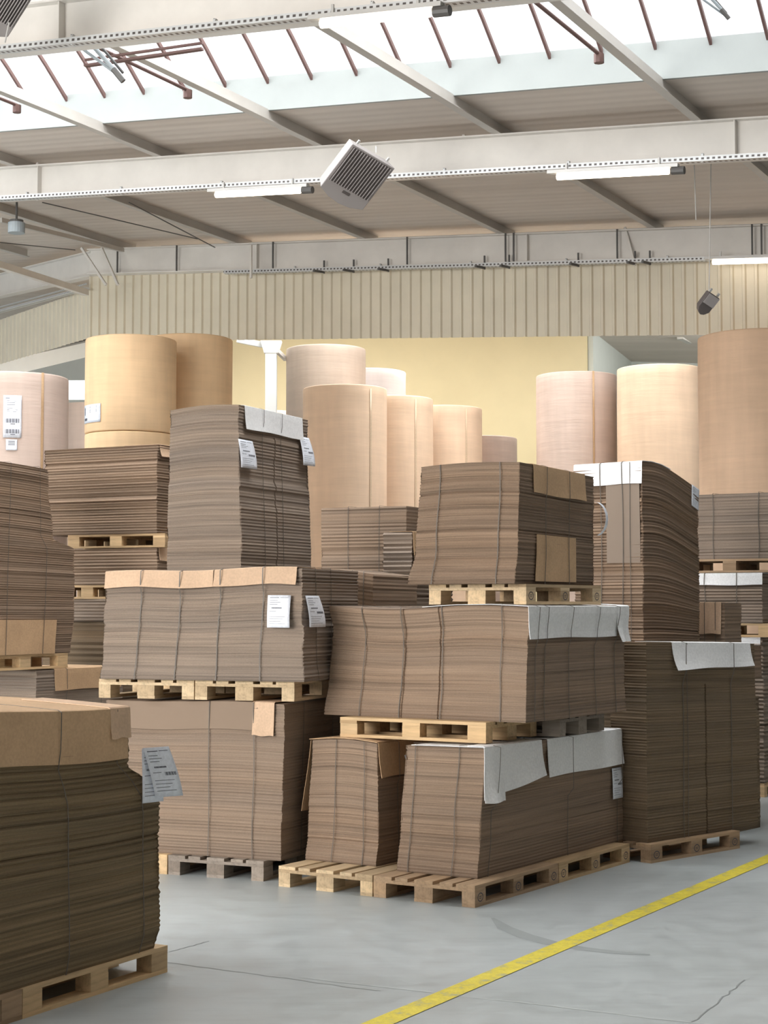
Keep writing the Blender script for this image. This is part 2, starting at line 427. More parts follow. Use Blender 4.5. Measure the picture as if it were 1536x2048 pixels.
# ============ A: big stack in the left foreground
thA = R(28)
PA = at_z(335, 1944, 0)                                   # far right corner of its pallet
D1, D2 = frame(thA)
CA = PA - D1 * 1.2
pallet(CA, thA, 'wood_fresh', 'pale wooden pallet under the large dark stack in the left foreground, at its right end', 'a')
pallet(CA, thA, 'wood_worn', 'wooden pallet cut by the left frame edge under the large foreground stack', 'a', dx=-1.205)
sA0 = CA - D1 * 1.3 + D2 * .02; sA0.z = .1445
LA = 2.42
sA = Stack(sA0, thA, LA, .95, 1.335, 'card_olive', 'tall dark brown stack of corrugated board in the left foreground with broad kraft cover flap',
           prof=[(0, 0, -.02, 0, 0), (.08, 0, .02, .01, 0), (.62, 0, .02, .0, 0), (.7, 0, -.1, 0, 0), (.78, 0, -.27, 0, 0), (1, 0, -.28, .01, 0)], bow=lambda a, b: -.03 * a * a + .012 * math.sin(a * 6) + .035 * math.sin(b * 1.57), layer=.013, jit=.004, wander=.012)
sA.flap('R', 0, LA - .03, .26, 'kraft_flap', e=.95, n=22, flare=.004)
sA.flap('R', LA - .25, LA + .0, .15, 'kraft_flap_pink', e=.6, topoff=.012, flare=.012, name='corner_card', label='pale cream corner card over the cover flap')
for c in (.5, 1.05, LA - .78, LA - .16): sA.strap('R', c, off_top=(.27, .024) if c < LA - .3 else None, over=c < LA - .3)
sA.label("R", LA - .11, 1.085, .155, .27, curl=.04, tilt=.3, barcode=True, off=.025, zfix=.6, yaw=.055)
sA.label('R', LA - .11, 1.08, .14, .29, curl=.012, tilt=.0, barcode=False, off=.012, zfix=.6, yaw=.03)

# ============ B: two front stacks on four pallets
thB = R(33)
PB = at_z(950, 1816, 0); D1, D2 = frame(thB)
fg = None
pallet(PB, thB, 'wood_worn', 'worn pallet at the near corner of the front cluster, boards showing before the stack', 'a', stamp=True)
pallet(PB, thB, 'wood_fresh', 'pale pallet end to end behind the near corner pallet, beside the dark right stack', 'a', dx=1.21, stamp=True)
pallet(PB, thB, 'wood_pale', 'bright new pallet under the narrow front stack with brown cap sheet', 'a', dy=.81, dx=.0)
pallet(PB, thB, 'wood_worn', 'pallet in the rear of the front cluster behind the narrow stack', 'a', dy=.81, dx=1.21)
C = at_z(962, 1756, .1445); L1 = span(C, D1, 1241); L2 = span(C, D2, 802)
sB2 = Stack(C, thB, L1, L2, .872, 'card_tan', 'long front stack of tan board with white cover sheets, resting on the near corner pallet',
            prof=[(0, .05, .0, .0, 0), (.3, .01, 0, .0, 0), (1, -.06, 0, .0, 0)], bow=lambda a, b: -.008 * b)
sB2.flap('R', -.03, .86, .30, 'white_card', e=.9, flare=.03, name='white_cover_sheet', skew=-.1)
sB2.flap('R', -.02, .27, .37, 'white_card', e=.2, flare=.045, name='white_cover_sheet', topoff=.013)
sB2.flap('R', .95, L1 - .03, .27, 'white_card', e=.5, flare=.015, name='white_cover_sheet')
for c in (.12, 1.28, L1 - .12): sB2.strap('R', c, off_top=(.4, .06))
sB2.label('R', L1 - .13, .58, .17, .24, curl=.012)
for c in (.2, .55): sB2.strap('F', c, wid=.005)
C = at_z(757, 1732, .1445); L2 = span(C, D2, 617)
sB1 = Stack(C, thB, 1.1, L2, .86, 'card_tan', 'narrow front stack of tan board under a brown cap sheet hanging over both sides',
            prof=[(0, .03, 0, .0, .0), (.2, 0, 0, 0, 0), (1, -.03, 0, -.03, -.02)], bow=lambda a, b: .02 * math.sin(b * 3.1))
sB1.flap('R', -.0, .8, .24, 'kraft_flap', e=1.0, flare=.02)
for i in range(1):
    m = MB(); rows = []
    for j in range(5):
        a_ = .0 + .5 * j / 4; row = []
        for k in range(6):
            p = sB1.pt(a_, L2, 1 - .6 * k / 5); p.y += .015 + .05 * k / 5; row.append(p)
        rows.append(row)
    m.grid(rows); m.build('side_flap', 'kraft_flap', sB1.root, solid=.004)
m = MB(); g0 = [sB1.pt(a_ * 1.1, 0, 1) for a_ in (0, 1)]
rows = [[sB1.pt(a_ * 1.1, b_ * L2, 1) + Vector((-.02 if a_ == 0 else 0, 0, .012)) for b_ in (-.02, 0, .25, .5, .75, 1, 1.03)] for a_ in (0, .3, .6, 1)]
m.grid(rows); m.build('cap_sheet', 'kraft_flap', sB1.root, solid=.005)
sB1.strap('R', .25, off_top=(.26, .035)); sB1.strap('R', .62)
sB1.strap('F', .12, wid=.005, over=False); sB1.strap('F', .38, wid=.005, over=False)
sB1.label('R', .42, .76, .13, .2, curl=.08)

# ============ C: second tier, broad stack with white cover sheet
zB = 1.0375
C2 = at_z(972, 1487, zB)
pallet(C2, R(31), 'wood_fresh', 'pale pallet lying on the two front stacks, under the broad white-flapped stack', 'b')
pallet(C2, R(31), 'wood_grey', 'dark pallet on the front stacks behind the pale one, under the broad stack', 'b', dx=.82, dy=-.18)
C, L1, L2 = place(1052, 11.86, R(33), 660, 1247, zB + .1445)
print('C', C, L1, L2)
sC = Stack(C, R(33), L1, L2, .80, 'card_tan', 'broad second-tier stack of tan board with white cover sheet along its right edge',
           prof=[(0, .03, 0, .01, .03), (.35, 0, 0, 0, 0), (.75, -.02, 0, -.0, -.02), (1, .02, 0, .03, -.01)], bow=lambda a, b: .015 * math.sin(b * 7),
           grooves=[('F', L2 * .42, .012), ('F', L2 * .60, .01)])
sC.flap('R', -.02, L1 - .18, .22, 'white_card', e=.5, flare=.012, name='white_cover_sheet', n=16)
sC.flap('R', L1 - .2, L1 + .01, .26, 'white_card', e=.3, flare=.05, name='white_cover_sheet', topoff=.014)
for c in (.1, .24, .62, 1.05, L1 - .2): sC.strap('R', c, off_top=(.23, .034))
for c in (.2, .68, 1.02, 1.36): sC.strap('F', c, wid=.006)

# ============ D: third tier with kraft flap
zC = zB + .1445 + .80 + .02
C3, _, _ = place(1052, 11.95, R(33), 848, 1168, zC)
pallet(C3, R(33), 'wood_pale', 'clean pale pallet on the topmost tier, under the stack with two kraft panels', 'a', stamp=True)
C, L1, L2 = place(1036, 11.9, R(33), 832, 1187, zC + .1445)
sD = Stack(C, R(33), L1, L2, .855, 'card_brown', 'topmost brown stack in the centre with kraft cover flap and kraft side panel',
           prof=[(0, .05, .0, .0, .04), (.3, .0, 0, .0, .0), (1, -.03, .0, .0, -.03)], bow=lambda a, b: -.03 * a + .015 * math.sin(b * 3.1), jit=.003)
sD.flap('R', .2, L1 - .16, .2, 'kraft_flap', e=.5, flare=.01)
sD.board('R', .26, L1 - .32, .02, .36, 'kraft_flap', name='kraft_panel')
for c in (.38, .75): sD.strap('R', c, off=.022, off_top=(.22, .03), over=True)
for c in (.15, .66): sD.strap('F', c, wid=.007, over=False)
m = MB(); rows = []
for w in range(5):
    row = []
    for i in range(10):
        t = i / 9 * 2.9; row.append(sD.pt(L1 - .03, 0, .62) + Vector((w * .01, -.02 - .1 * math.sin(t), .13 * math.cos(t))))
    rows.append(row)
m.grid(rows); m.build('curled_paper', 'label_paper', sD.root, smooth=True, solid=.001)

# ============ F: tall dark stack standing right
thF = R(46)
PF = at_z(1302, 1727, 0)
D1, D2 = frame(thF)
pallet(PF, thF, 'wood_worn', 'pallet under the tall dark stack at the right, nearest the yellow line', 'a', stamp=True)
C = at_z(1296, 1686, .1445)
L1 = span(C, D1, 1509)
sF = Stack(C, thF, L1, .36, 1.53, 'card_dark', 'tall dark stack on the right, white sheet draped over its top, nearest the yellow line',
           prof=[(0, .0, .0, .0, 0), (1, .0, -.02, .0, 0)], bow=lambda a, b: .03 * (1 - a) + .0 * b, grooves=[('R', L1 * .52, .03, 0.0, .78)])
sF.flap('R', .32, L1 - .08, .2, 'white_card', e=1.0, flare=.04, name='white_cover_sheet', skew=-.03)
for c in (.46, L1 - .38): sF.strap('R', c, off_top=(.22, .05), wid=.008)
sF.strap('R', .52, over=False, wid=.005)

# ============ E: tall stack behind it, drooping right
thE = R(40)
C, L1, L2 = place(1285, 15.5, thE, 1150, 1397, 0)
pallet(C, thE, 'wood_worn', 'hidden pallet on the floor behind the tall dark right stack', 'b', dy=.1)
zz = .1445
Stack(C + Vector((0, 0, zz)), thE, L1, L2, 1.1, 'card_dark', 'lower dark stack behind the tall right one, mostly hidden', layer=.02)
pallet(C + Vector((0, 0, 1.2455)), thE, 'wood_worn', 'pallet between the two dark tiers behind the tall right stack', 'b', dy=.1)
zE = 1.39
sE = Stack(C + Vector((0, 0, zE)), thE, L1, L2, zat(923, 15.5) - zE, 'card_brown', 'tall brown stack with white cover strip and drooping right edge behind the topmost stack',
           prof=[(0, .0, .0, .0, 0), (.5, -.01, 0, 0, 0), (1, .0, .0, .0, 0)], bow=lambda a, b: -.2 * a * a + .01 * math.sin(6 * a), jit=.004, layer=.014, wander=.01)
sE.flap('F', -.01, L2, .20, 'white_card', e=.5, flare=.008, name='white_cover_sheet')
sE.board('F', .02, .38, 1.0, sE.H - .2, 'card_grey', name='cover_sheet')
for c in (.2, L2 - .3): sE.strap('F', c, off=.02, off_top=(.22, .026), wid=.008)
sE.strap('F', .12, off=.02, over=False, wid=.006)
sE.label('R', L1 - .06, sE.H + .0, .14, .2, curl=-.01, off=.012)

# ============ I: lower left-centre stack ; H on top
thI = R(24)
PI_ = at_z(527, 1763, 0); D1, D2 = frame(thI)
pallet(PI_, thI, 'wood_grey', 'old grey pallet on the floor under the plain left-centre stack', 'a')
pallet(PI_, thI, 'wood_fresh', 'pale pallet on the floor beside the old grey one, half behind the foreground stack', 'a', dy=.81, dx=.0)
pallet(PI_, thI, 'wood_grey', 'grey pallet on the floor right behind the old grey one', 'a', dx=1.21, dy=-.1)
C = at_z(562, 1722, .1445); L1 = 1.25; L2 = span(C, D2, 215)
sI = Stack(C, thI, L1, L2, 1.13, 'card_flat', 'plain smooth-faced stack on the grey floor pallet, under the long kraft-flapped stack',
           prof=[(0, .0, .0, .0, 0), (1, .0, .0, .02, 0)], bow=lambda a, b: .008 * math.sin(b * 6))
sI.flap('F', .2, L2 - .02, .2, 'card_flat', e=.7, flare=.006)
sI.flap('F', .07, .24, .235, 'kraft_flap_pink', e=.2, flare=.012, topoff=.012, name='corner_card', label='pale kraft corner card')
for c in (.23, .6): sI.strap('F', c, off=.014, off_top=(.2, .02))
for c in (.3, .8): sI.strap('R', c, wid=.006)
zI = .1445 + 1.13 + .022
thH = R(20)
C, L1, L2 = place(603, 12.42, thH, 209, 760, zI)
C.x -= .05
pallet(C, thH, 'wood_pale', 'splintered pale pallet under the long kraft-flapped stack, right half', 'a')
pallet(C, thH, 'wood_pale', 'splintered pale pallet under the long kraft-flapped stack, left half', 'a', dy=.81)
C, L1, L2 = place(605, 12.36, thH, 209, 674, zI + .1445)
sH = Stack(C, thH, 1.15, L2, zat(1136, 12.36) - zI - .1445, 'card_grey', 'long grey-brown stack with five kraft flaps and two hanging papers, left of centre',
           prof=[(0, .01, .0, .02, .02), (.2, .0, 0, 0, 0), (1, .0, .0, -.01, -.01)], bow=lambda a, b: -.025 * b + .008 * math.sin(9 * b), layer=.012, jit=.003, wander=.01)
for i in range(2):
    lo, hi = (.03, L2 * .43) if i == 0 else (L2 * .435, L2 - .005)
    sH.flap('F', lo, hi, .12, 'kraft_flap_pink', e=.35, flare=.02)
for c in (.29, .64, .97, 1.3): 
    if c < L2: sH.strap('F', c, off_top=(.15, .035), wid=.008, drift=.05)
sH.label('F', .17, sH.H - .2, .185, .235, curl=.035, barcode=False)
sH.label('R', .17, sH.H - .2, .26, .23, curl=.05)
for c in (.25, .55): sH.strap('R', c, wid=.006)
# J: behind H, its lit face
C, L1, L2 = place(746, 13.9, R(20), 662, 770, 0)
pallet(C, R(20), 'wood_worn', 'hidden floor pallet behind the gap between the two central piles', 'a')
sJ = Stack(C + Vector((0, 0, .1445)), R(20), 1.1, L2, zat(1146, 13.9) - .1445, 'card_tan', 'narrow tan stack peeping out between the long stack and the centre rolls',
           bow=lambda a, b: .05 * b - .01, layer=.016, wander=.01)
sJ.strap('F', .18, wid=.006); sJ.strap('F', .08, wid=.006)

# ============ G: tall tower behind H
thG = R(24)
C, L1, L2 = place(483, 14.7, thG, 339, 622, 0)
pallet(C, thG, 'wood_worn', 'hidden floor pallet below the tall left tower of board', 'a')
Stack(C + Vector((0, 0, .1445)), thG, L1, L2, 1.9, 'card_brown', 'hidden lower stack that carries the tall left tower', layer=.02)
pallet(C + Vector((0, 0, 2.06)), thG, 'wood_worn', 'hidden pallet between the tiers of the tall left tower', 'a')
sG = Stack(C + Vector((0, 0, 2.2045)), thG, L1, L2, zat(809, 14.7) - 2.2045, 'card_grey', 'tall narrow tower of board with white cover strip and two papers',
           prof=[(0, .0, .0, .0, .02), (1, .0, .0, -.04, .0)], bow=lambda a, b: .02 * math.sin(3.1 * b) - .02 * b, grooves=[('R', L1 * .5, .02, 0, .85)], layer=.014, wander=.012, jit=.003)
sG.flap('R', .1, L1 - .13, .2, 'white_card', e=.4, flare=.012, name='white_cover_sheet')
for c in (.42, .78): sG.strap('R', c, off_top=(.21, .03))
sG.label('R', .1, sG.H - .3, .26, .25, curl=.04); sG.label('R', L1 - .1, sG.H - .17, .2, .27, curl=.06)

# ============ K: left column of three stacks
thK = R(24); YK = 17.6
C, L1, L2 = place(313, YK, thK, 88, 360, 0)
def tier(C, z0, z1, th, L1, L2, mat, label, **k): return Stack(C + Vector((0, 0, z0)), th, L1, L2, z1 - z0, mat, label, **k)
pallet(C, thK, 'wood_worn', 'hidden floor pallet of the left column behind the long stack', 'b')
tier(C, .1445, 1.828, thK, 1.0, L2, 'card_dark', 'dark bottom stack of the left column, seen beside the long kraft-flapped stack', layer=.03)  # darker board colour stands in for the shade low in the column
tier(C, 1.833, 2.068, thK, 1.0, L2, 'card_grey', 'thin grey stack low in the left column, between two pallets', layer=.016)
pallet(C + Vector((0, 0, 2.07)), thK, 'wood_fresh', 'lower pale pallet in the left column, glimpsed left of the long stack', 'b', dy=.25)
k2 = tier(C, 2.2145, zat(1096, YK), thK, 1.0, L2, 'card_tan', 'low brown stack between two pale pallets in the left column', layer=.016, jit=.004)
k2.flap('R', .03, .5, .13, 'kraft_flap_pink', e=.3, flare=.02)
zk = zat(1096, YK) + .008
pallet(C + Vector((0, 0, zk)), thK, 'wood_fresh', 'upper pale pallet in the left column, under the streaky brown stack', 'b', dy=-.1)
sK = tier(C, zk + .1445, zat(889, YK), thK, 1.0, L2, 'card_brown', 'streaky brown stack below the big orange roll, left of the tall tower', jit=.005, layer=.014, wander=.012,
          bow=lambda a, b: -.01 * b)
sK.flap('R', .03, .6, .12, 'kraft_flap_pink', e=.3, flare=.02)

# ============ L and M: far left
thL = R(30)
C, L1, L2 = place(75, 16.2, thL, -60, 230, 0)
pallet(C, thL, 'wood_worn', 'hidden floor pallet at the far left behind the foreground stack', 'a')
zM = zat(1341, 16.2)
sM = tier(C, .1445, zM, thL, 1.3, L2, 'card_grey', 'low grey stack at the left edge with kraft side flap, under a tall stack', layer=.014, jit=.003)
sM.flap('R', .25, 1.25, .2, 'kraft_flap', e=.9, flare=.008)
for c in (.42, .95): sM.strap('R', c, off_top=(.21, .026))
C, L1, L2 = place(-28, 15.6, thL, -160, 145, 0)
C.z = zM + .012
pallet(C, thL, 'wood_fresh', 'pale pallet at the left edge lying on the low grey stack', 'a', dx=-.05)
sL = tier(C, .1445, zat(922, 16) - C.z, thL, L1, .9, 'card_brown', 'tall brown stack cut by the left edge, kraft panel at its foot',
          prof=[(0, 0, -.02, 0, 0), (.2, 0, .03, 0, 0), (.58, 0, .02, 0, 0), (.64, 0, -.3, 0, 0), (1, 0, -.38, .0, 0)], bow=lambda a, b: -.02 - .04 * a, wander=.012)
sL.board('R', .05, L1 - .25, .0, .33, 'kraft_flap', name='kraft_panel')
for c in (.3, .82): sL.strap('R', c, off=.022, drift=-.05)

# ============ S: stacks in front of the centre rolls
C, L1, L2 = place(812, 17.6, R(25), 643, 850, 0)
pallet(C, R(25), 'wood_worn', 'hidden floor pallet in front of the centre rolls', 'b')
sS = tier(C, .1445, zat(1012, 17.6), R(25), .8, L2, 'card_tan', 'brown stack standing before the centre rolls, left of the topmost stack', layer=.018, wander=.008)
sS.strap('F', .3, wid=.006); sS.strap('F', .66, wid=.006)
C, L1, L2 = place(824, 16.3, R(25), 806, 850, 0)
pallet(C, R(25), 'wood_worn', 'hidden floor pallet under the sliver of stack left of the topmost stack', 'a')
sS2 = tier(C, .1445, zat(1064, 16.3), R(25), 1.0, .3, 'card_grey', 'sliver of ragged grey stack just left of the topmost stack', layer=.022, jit=.008)
sS2.flap('R', .0, .5, .42, 'kraft_flap', e=.8, flare=.03)

# ============ right edge column: U, V, W, Y
thV = R(30); YV = 17.9
C, L1, L2 = place(1523, YV, thV, 1385, 1600, 0)
pallet(C, thV, 'wood_fresh', 'pale pallet on the floor at the right frame edge', 'b')
sX = tier(C, .1445, zat(1277, YV), thV, .9, L2, 'card_grey', 'tall grey stack on the floor at the right frame edge', layer=.02, jit=.008)
sX.flap('F', .02, L2, .09, 'white_card', e=.6, name='white_cover_sheet')
zx = zat(1277, YV) + .014
pallet(C + Vector((0, 0, zx)), thV, 'wood_fresh', 'pale pallet in the right-hand column below the grey white-topped stack', 'b', dy=-.1)
sV = tier(C, zx + .1445, zat(1147, YV), thV, .9, L2, 'card_grey', 'grey white-topped stack between two pallets at the right edge', layer=.016, jit=.004)
sV.flap('F', -.01, L2 - .02, .12, 'white_card', e=.7, flare=.01, name='white_cover_sheet')
for c in (.27, .62): sV.strap('F', c, off_top=(.13, .028), wid=.008)
zv = zat(1147, YV) + .014
pallet(C + Vector((0, 0, zv)), thV, 'wood_worn', 'uppermost pallet of the right-hand column', 'b', dy=-.25)
sU = tier(C + Vector((.25, -.1, 0)), zv + .1445, zat(985, YV), thV, .9, 1.15, 'card_grey', 'upper grey stack at the right edge before the biggest roll', layer=.016)
sU.strap('F', .3, wid=.008); sU.strap('F', .8, wid=.006)
C, L1, L2 = place(1448, 16.6, R(30), 1385, 1460, 0)
sW = tier(C, .0, zat(1206, 16.6), R(30), .5, .4, 'card_tan', 'small stack with pinkish kraft flap between the drooping stack and the right column', layer=.018)
sW.flap('F', .03, .28, .3, 'kraft_flap_pink', e=.4, flare=.015)
sW.strap('F', .09, wid=.006, off_top=(.32, .028)); sW.strap('F', .2, wid=.006, off_top=(.32, .028))
C, L1, L2 = place(1462, 15.1, R(40), 1440, 1514, 0)
sY = tier(C, .0, 1.18, R(40), L1, .4, 'card_dark', 'dark low stack behind the tall right stack, lower tier', layer=.02)
pallet(C + Vector((0, 0, 1.19)), R(40), 'wood_grey', 'grey pallet behind the tall right stack, above the dark low stack', 'b', dx=-.6)
sY2 = tier(C, 1.335, zat(1292, 15.1), R(40), L1 + .06, .4, 'card_brown', 'brown stack with light cap sheet behind the tall right stack, upper tier', layer=.02)
sY2.flap('F', -.0, .4, .03, 'kraft_flap_pink', e=1.0, name='cap_sheet')

# ------------------------------------------------------------------ paper rolls
def roll(cx, Y, D, z0, z1, mat, label, seam=None, tape='tape', group=None, lab=None):
    r = D / 2; X = (cx - W / 2) / F * Y; Y2 = Y
    t = thing('paper_roll', label, 'paper roll', (X, Y2, z0), 0, group)
    m = MB(); n = 64; h = z1 - z0; rnd = random.Random(int(cx + Y * 10))
    p1, p2, p3 = (rnd.uniform(0, 6.28) for _ in range(3))
    prof = [(.05, h - .25), (.05, h - .004), (r * .5, h + .004), (r - .022, h), (r - .006, h - .006), (r, h - .02)]
    nz = max(4, int(h / .12))
    for i in range(1, nz): prof.append((r, h - .02 - (h - .04) * i / nz))
    prof += [(r, .02), (r - .006, .004), (r - .02, 0), (.05, 0)]
    rows = []; uv = []
    for (rr, z) in prof:
        row = []; u = []
        for k in range(n + 1):
            a = 2 * math.pi * k / n; d = 1 + (.004 * math.sin(3 * a + p1 + z * 1.3) + .0025 * math.sin(7 * a + p2 - z * 3)) * (1 if rr > r * .9 else 0)
            row.append((rr * d * math.cos(a), rr * d * math.sin(a), z)); u.append((a * r, z))
        rows.append(row); uv.append(u)
    m.grid(rows, uv, flip=True)
    m.build('wound_paper', mat, t, smooth=True)
    def arc(a0, a1, za, zb, off, nm, mt, par):
        k = 8; rows = [[((r + off) * math.cos(R(a0 + (a1 - a0) * i / k)), (r + off) * math.sin(R(a0 + (a1 - a0) * i / k)), z) for i in range(k + 1)] for z in [za + (zb - za) * j / 6 for j in range(7)]]
        q = MB(); q.grid(rows); return q.build(nm, mt, par, smooth=True, solid=.0015)
    if seam is not None:
        a, za, zb = seam; dg = 3.0; arc(a - dg / 2, a + dg / 2, za * h, zb * h, .008, 'tape_seam', tape, t)
    if lab:
        for (a0, a1, za, zb, kind) in lab:
            o = arc(a0, a1, za, zb, .009, 'paper_label', 'label_paper', t)
            q = MB(); N_ = 0
            def ink(f0, f1, g0, g1):
                A0 = R(a0 + (a1 - a0) * f0); A1 = R(a0 + (a1 - a0) * f1); Z0 = zb - (zb - za) * g0; Z1 = zb - (zb - za) * g1; rr = r + .0115
                q.quad([(rr * math.cos(A0), rr * math.sin(A0), Z0), (rr * math.cos(A1), rr * math.sin(A1), Z0), (rr * math.cos(A1), rr * math.sin(A1), Z1), (rr * math.cos(A0), rr * math.sin(A0), Z1)])
            if kind == 'long':
                ink(.12, .35, .06, .075)
                for g in (.13, .17, .22, .3, .34, .38): ink(.2, .5 + (g * 7 % .35), g, g + .008)
                for g in (.55, .8):
                    for k in range(14): ink(.12 + k * .055, .12 + k * .055 + (.035 if k % 3 else .018), g, g + .1)
                    ink(.4, .65, g + .12, g + .135)
            elif kind == 'square':
                for g in (.12, .18, .3, .36, .42): ink(.5, .85, g, g + .015)
                ink(.12, .17, .15, .55)
                for k in range(5): ink(.1 + k * .05, .13 + k * .05, .72, .86)
            else:
                for g in (.15, .3, .45): ink(.2, .8, g, g + .06)
            q.build('print', 'ink', o)
    return t
def rollcol(xl, xr, ytop, D, splits, mats, labels, seams=None, taps=None, labs=None, group=None, Y=None):
    """a column of rolls standing on one another; splits = heights between them"""
    if Y: xl = xr - F * D / Y
    Y = F * D / (xr - xl); cx = (xl + xr) / 2; zt = zat(ytop, Y)
    zs = [0] + splits + [zt]
    for i in range(len(zs) - 1):
        roll(cx, Y, D, zs[i] + (.003 if i else .0), zs[i + 1] - .003, mats[i], labels[i], seam=(seams or {}).get(i), tape=(taps or 'tape'), lab=(labs or {}).get(i), group=group)
ang = lambda d: -90 + d
rollcol(-88, 132, 756, 1.25, [2.5], ['roll_pink', 'roll_pink'], ['hidden bottom roll under the labelled pinkish roll at the left edge', 'pinkish kraft roll with long barcode label at the left edge, top of its column'],
        seams={1: (ang(43), .0, 1.0)}, labs={1: [(ang(3), ang(21), 1.35, 1.82, 'long'), (ang(6), ang(17), 1.21, 1.33, 'small')]})
rollcol(110, 250, 812, 1.25, [2.6], ['roll_pink', 'roll_pink'], ['hidden bottom roll behind the left column', 'pinkish roll glimpsed between the labelled roll and the orange roll'])
zsp = zat(870, 22.4)
rollcol(168, 350, 681, 1.2, [2.1, zsp], ['roll_orange'] * 3, ['hidden bottom roll of the orange column at left', 'orange roll whose top rim shows under the square-labelled orange roll', 'big orange kraft roll with small square label, top left'],
        labs={2: [(ang(-72), ang(-31), .12, .36, 'square')]})
rollcol(283, 463, 679, 1.2, [2.1, 4.0], ['roll_orange'] * 3, ['hidden bottom roll right of the orange column', 'hidden middle roll behind the tall tower of board', 'orange roll right beside the square-labelled orange roll'], Y=23.55)
rollcol(571, 731, 699, 1.29, [2.9], ['roll_grey'] * 2, ['hidden bottom roll of the greyish column', 'greyish roll, tallest behind the front centre rolls, beside the white column'], Y=27.4)
rollcol(660, 812, 745, 1.25, [2.7], ['roll_pale'] * 2, ['hidden bottom roll of the pale column', 'whitish roll behind the front centre rolls, right of the greyish one'], Y=28.9)
rollcol(480, 600, 826, 1.1, [2.2], ['roll_kraft'] * 2, ['hidden bottom roll behind the tall tower', 'kraft roll rim just left of the largest centre roll, low behind the tower'])
rollcol(605, 774, 778, 1.25, [2.55], ['roll_kraft'] * 2, ['bottom roll under the largest centre roll', 'largest light kraft roll in the centre with pale tape seam'], seams={1: (ang(38), .12, .98), 0: (ang(38), .5, .98)}, taps='tape_pale')
rollcol(704, 867, 799, 1.25, [2.5], ['roll_kraft'] * 2, ['bottom roll of the second centre column', 'second centre kraft roll, between the largest and the one right of it'], Y=26.25, seams={1: (ang(33), .05, .98)}, taps='tape_pale')
rollcol(802, 965, 818, 1.25, [2.5], ['roll_kraft'] * 2, ['bottom roll of the third centre column', 'third centre kraft roll in the row, above the topmost board stack'], Y=27.3, seams={1: (ang(33), .05, .98)}, taps='tape_pale')
rollcol(885, 1035, 877, 1.25, [2.3], ['roll_pink'] * 2, ['bottom roll of the lowest pinkish column', 'short pinkish roll at the right end of the centre row, before the cream wall'], Y=28.5)
rollcol(1074, 1235, 752, 1.25, [2.6], ['roll_pink'] * 2, ['hidden bottom roll left of the right trio', 'pinkish roll with brown tape line, leftmost of the right trio'], seams={1: (ang(18), 0, 1)})
rollcol(1237, 1405, 738, 1.25, [2.6], ['roll_kraft'] * 2, ['hidden bottom roll in the middle of the right trio', 'plain kraft roll in the middle of the right trio'])
rollcol(1402, 1640, 674, 1.47, [2.6], ['roll_tan'] * 2, ['bottom roll under the biggest roll at the right edge', 'biggest wrinkled tan roll, cut by the right edge'])

# ------------------------------------------------------------------ building
aB = math.atan((2550 - 768) / F); D1, D2 = frame(aB); SL = .069
A2 = at_y(640, 295, 18.6)
def Bp(u, v, dz=0.0): return Vector((A2.x, A2.y, A2.z + SL * v + dz)) + D1 * u + D2 * v
RT = .15   # roof sheet above beam tops
VW = 7.0   # v where the cladding wall turns
# ceiling with skylight openings (strips parallel to the beams)
_r = ray(460, 222); _o = Vector((0, 0, EYE)); _n = Vector((0, 0, 1)) - D2 * SL
_q = Vector((A2.x, A2.y, A2.z + RT)); _t = (_q - _o).dot(_n) / _r.dot(_n); _p = _o + _r * _t - _q; USK = _p.dot(D1); print('USK', USK)
SKY = [(-5.1, USK), (-14.6, -11.8), (5.5, 7.4)]  # second strip: unseen, assumed, lights the stack fronts; last strip: unseen opening added to light the roll fronts
m = MB()
for u0, u1, z in ((-26, -14.6, 0), (-11.8, -5.1, 0), (USK, 5.5, 0), (7.4, 26, 0)):
    n = 12
    for i in range(n):
        v0 = -14 + 34 * i / n; v1 = -14 + 34 * (i + 1) / n
        m.quad([Bp(u0, v0, RT), Bp(u1, v0, RT), Bp(u1, v1, RT), Bp(u0, v1, RT)], [(v0, u0), (v0, u1), (v1, u1), (v1, u0)])
struct(m.build('ceiling', 'ceiling', solid=.05))
m = MB()
m.quad([Bp(5.5, 6, RT), Bp(7.4, 6, RT), Bp(7.4, 20, RT), Bp(5.5, 20, RT)], [(6, 5.5), (6, 7.4), (20, 7.4), (20, 5.5)])
struct(m.build('ceiling', 'ceiling', solid=.05))
for si, (u0, u1) in enumerate(SKY):
    VL = 20 if si == 2 else 34
    root = bpy.data.objects.new('window_%d' % (si + 1), None); col.objects.link(root); struct(root)
    HC = .33
    for u, s in ((u1, 1), (u0, -1)):
        mm_ = MB(); n = 8
        mm_.grid([[Bp(u + s * .0, -14 + VL * j / n, RT - .03) for j in range(n + 1)], [Bp(u, -14 + VL * j / n, RT + HC) for j in range(n + 1)]])
        mm_.build('curb', 'curb', root, solid=.04)
    # barrel vault
    rows = []
    for i in range(13):
        f = i / 12; uu = u0 + (u1 - u0) * f; z = RT + HC + 1.0 * math.sin(math.pi * f)
        rows.append([Bp(uu, -14 + VL * j / 8, z) for j in range(9)])
    g = MB().grid(rows).build('glazing', 'skylight_sheet', root, smooth=True)
    if si == 0:
        v = -13.8
        while v < 19.5:
            rb = MB(); pts = [Bp(u0 + (u1 - u0) * i / 10, v, RT + HC - .07 + 1.0 * math.sin(math.pi * i / 10)) for i in range(11)]
            for i in range(10): rb.bar(pts[i], pts[i + 1], .026, .04)
            rb.build('rib', 'rib', root); v += .53
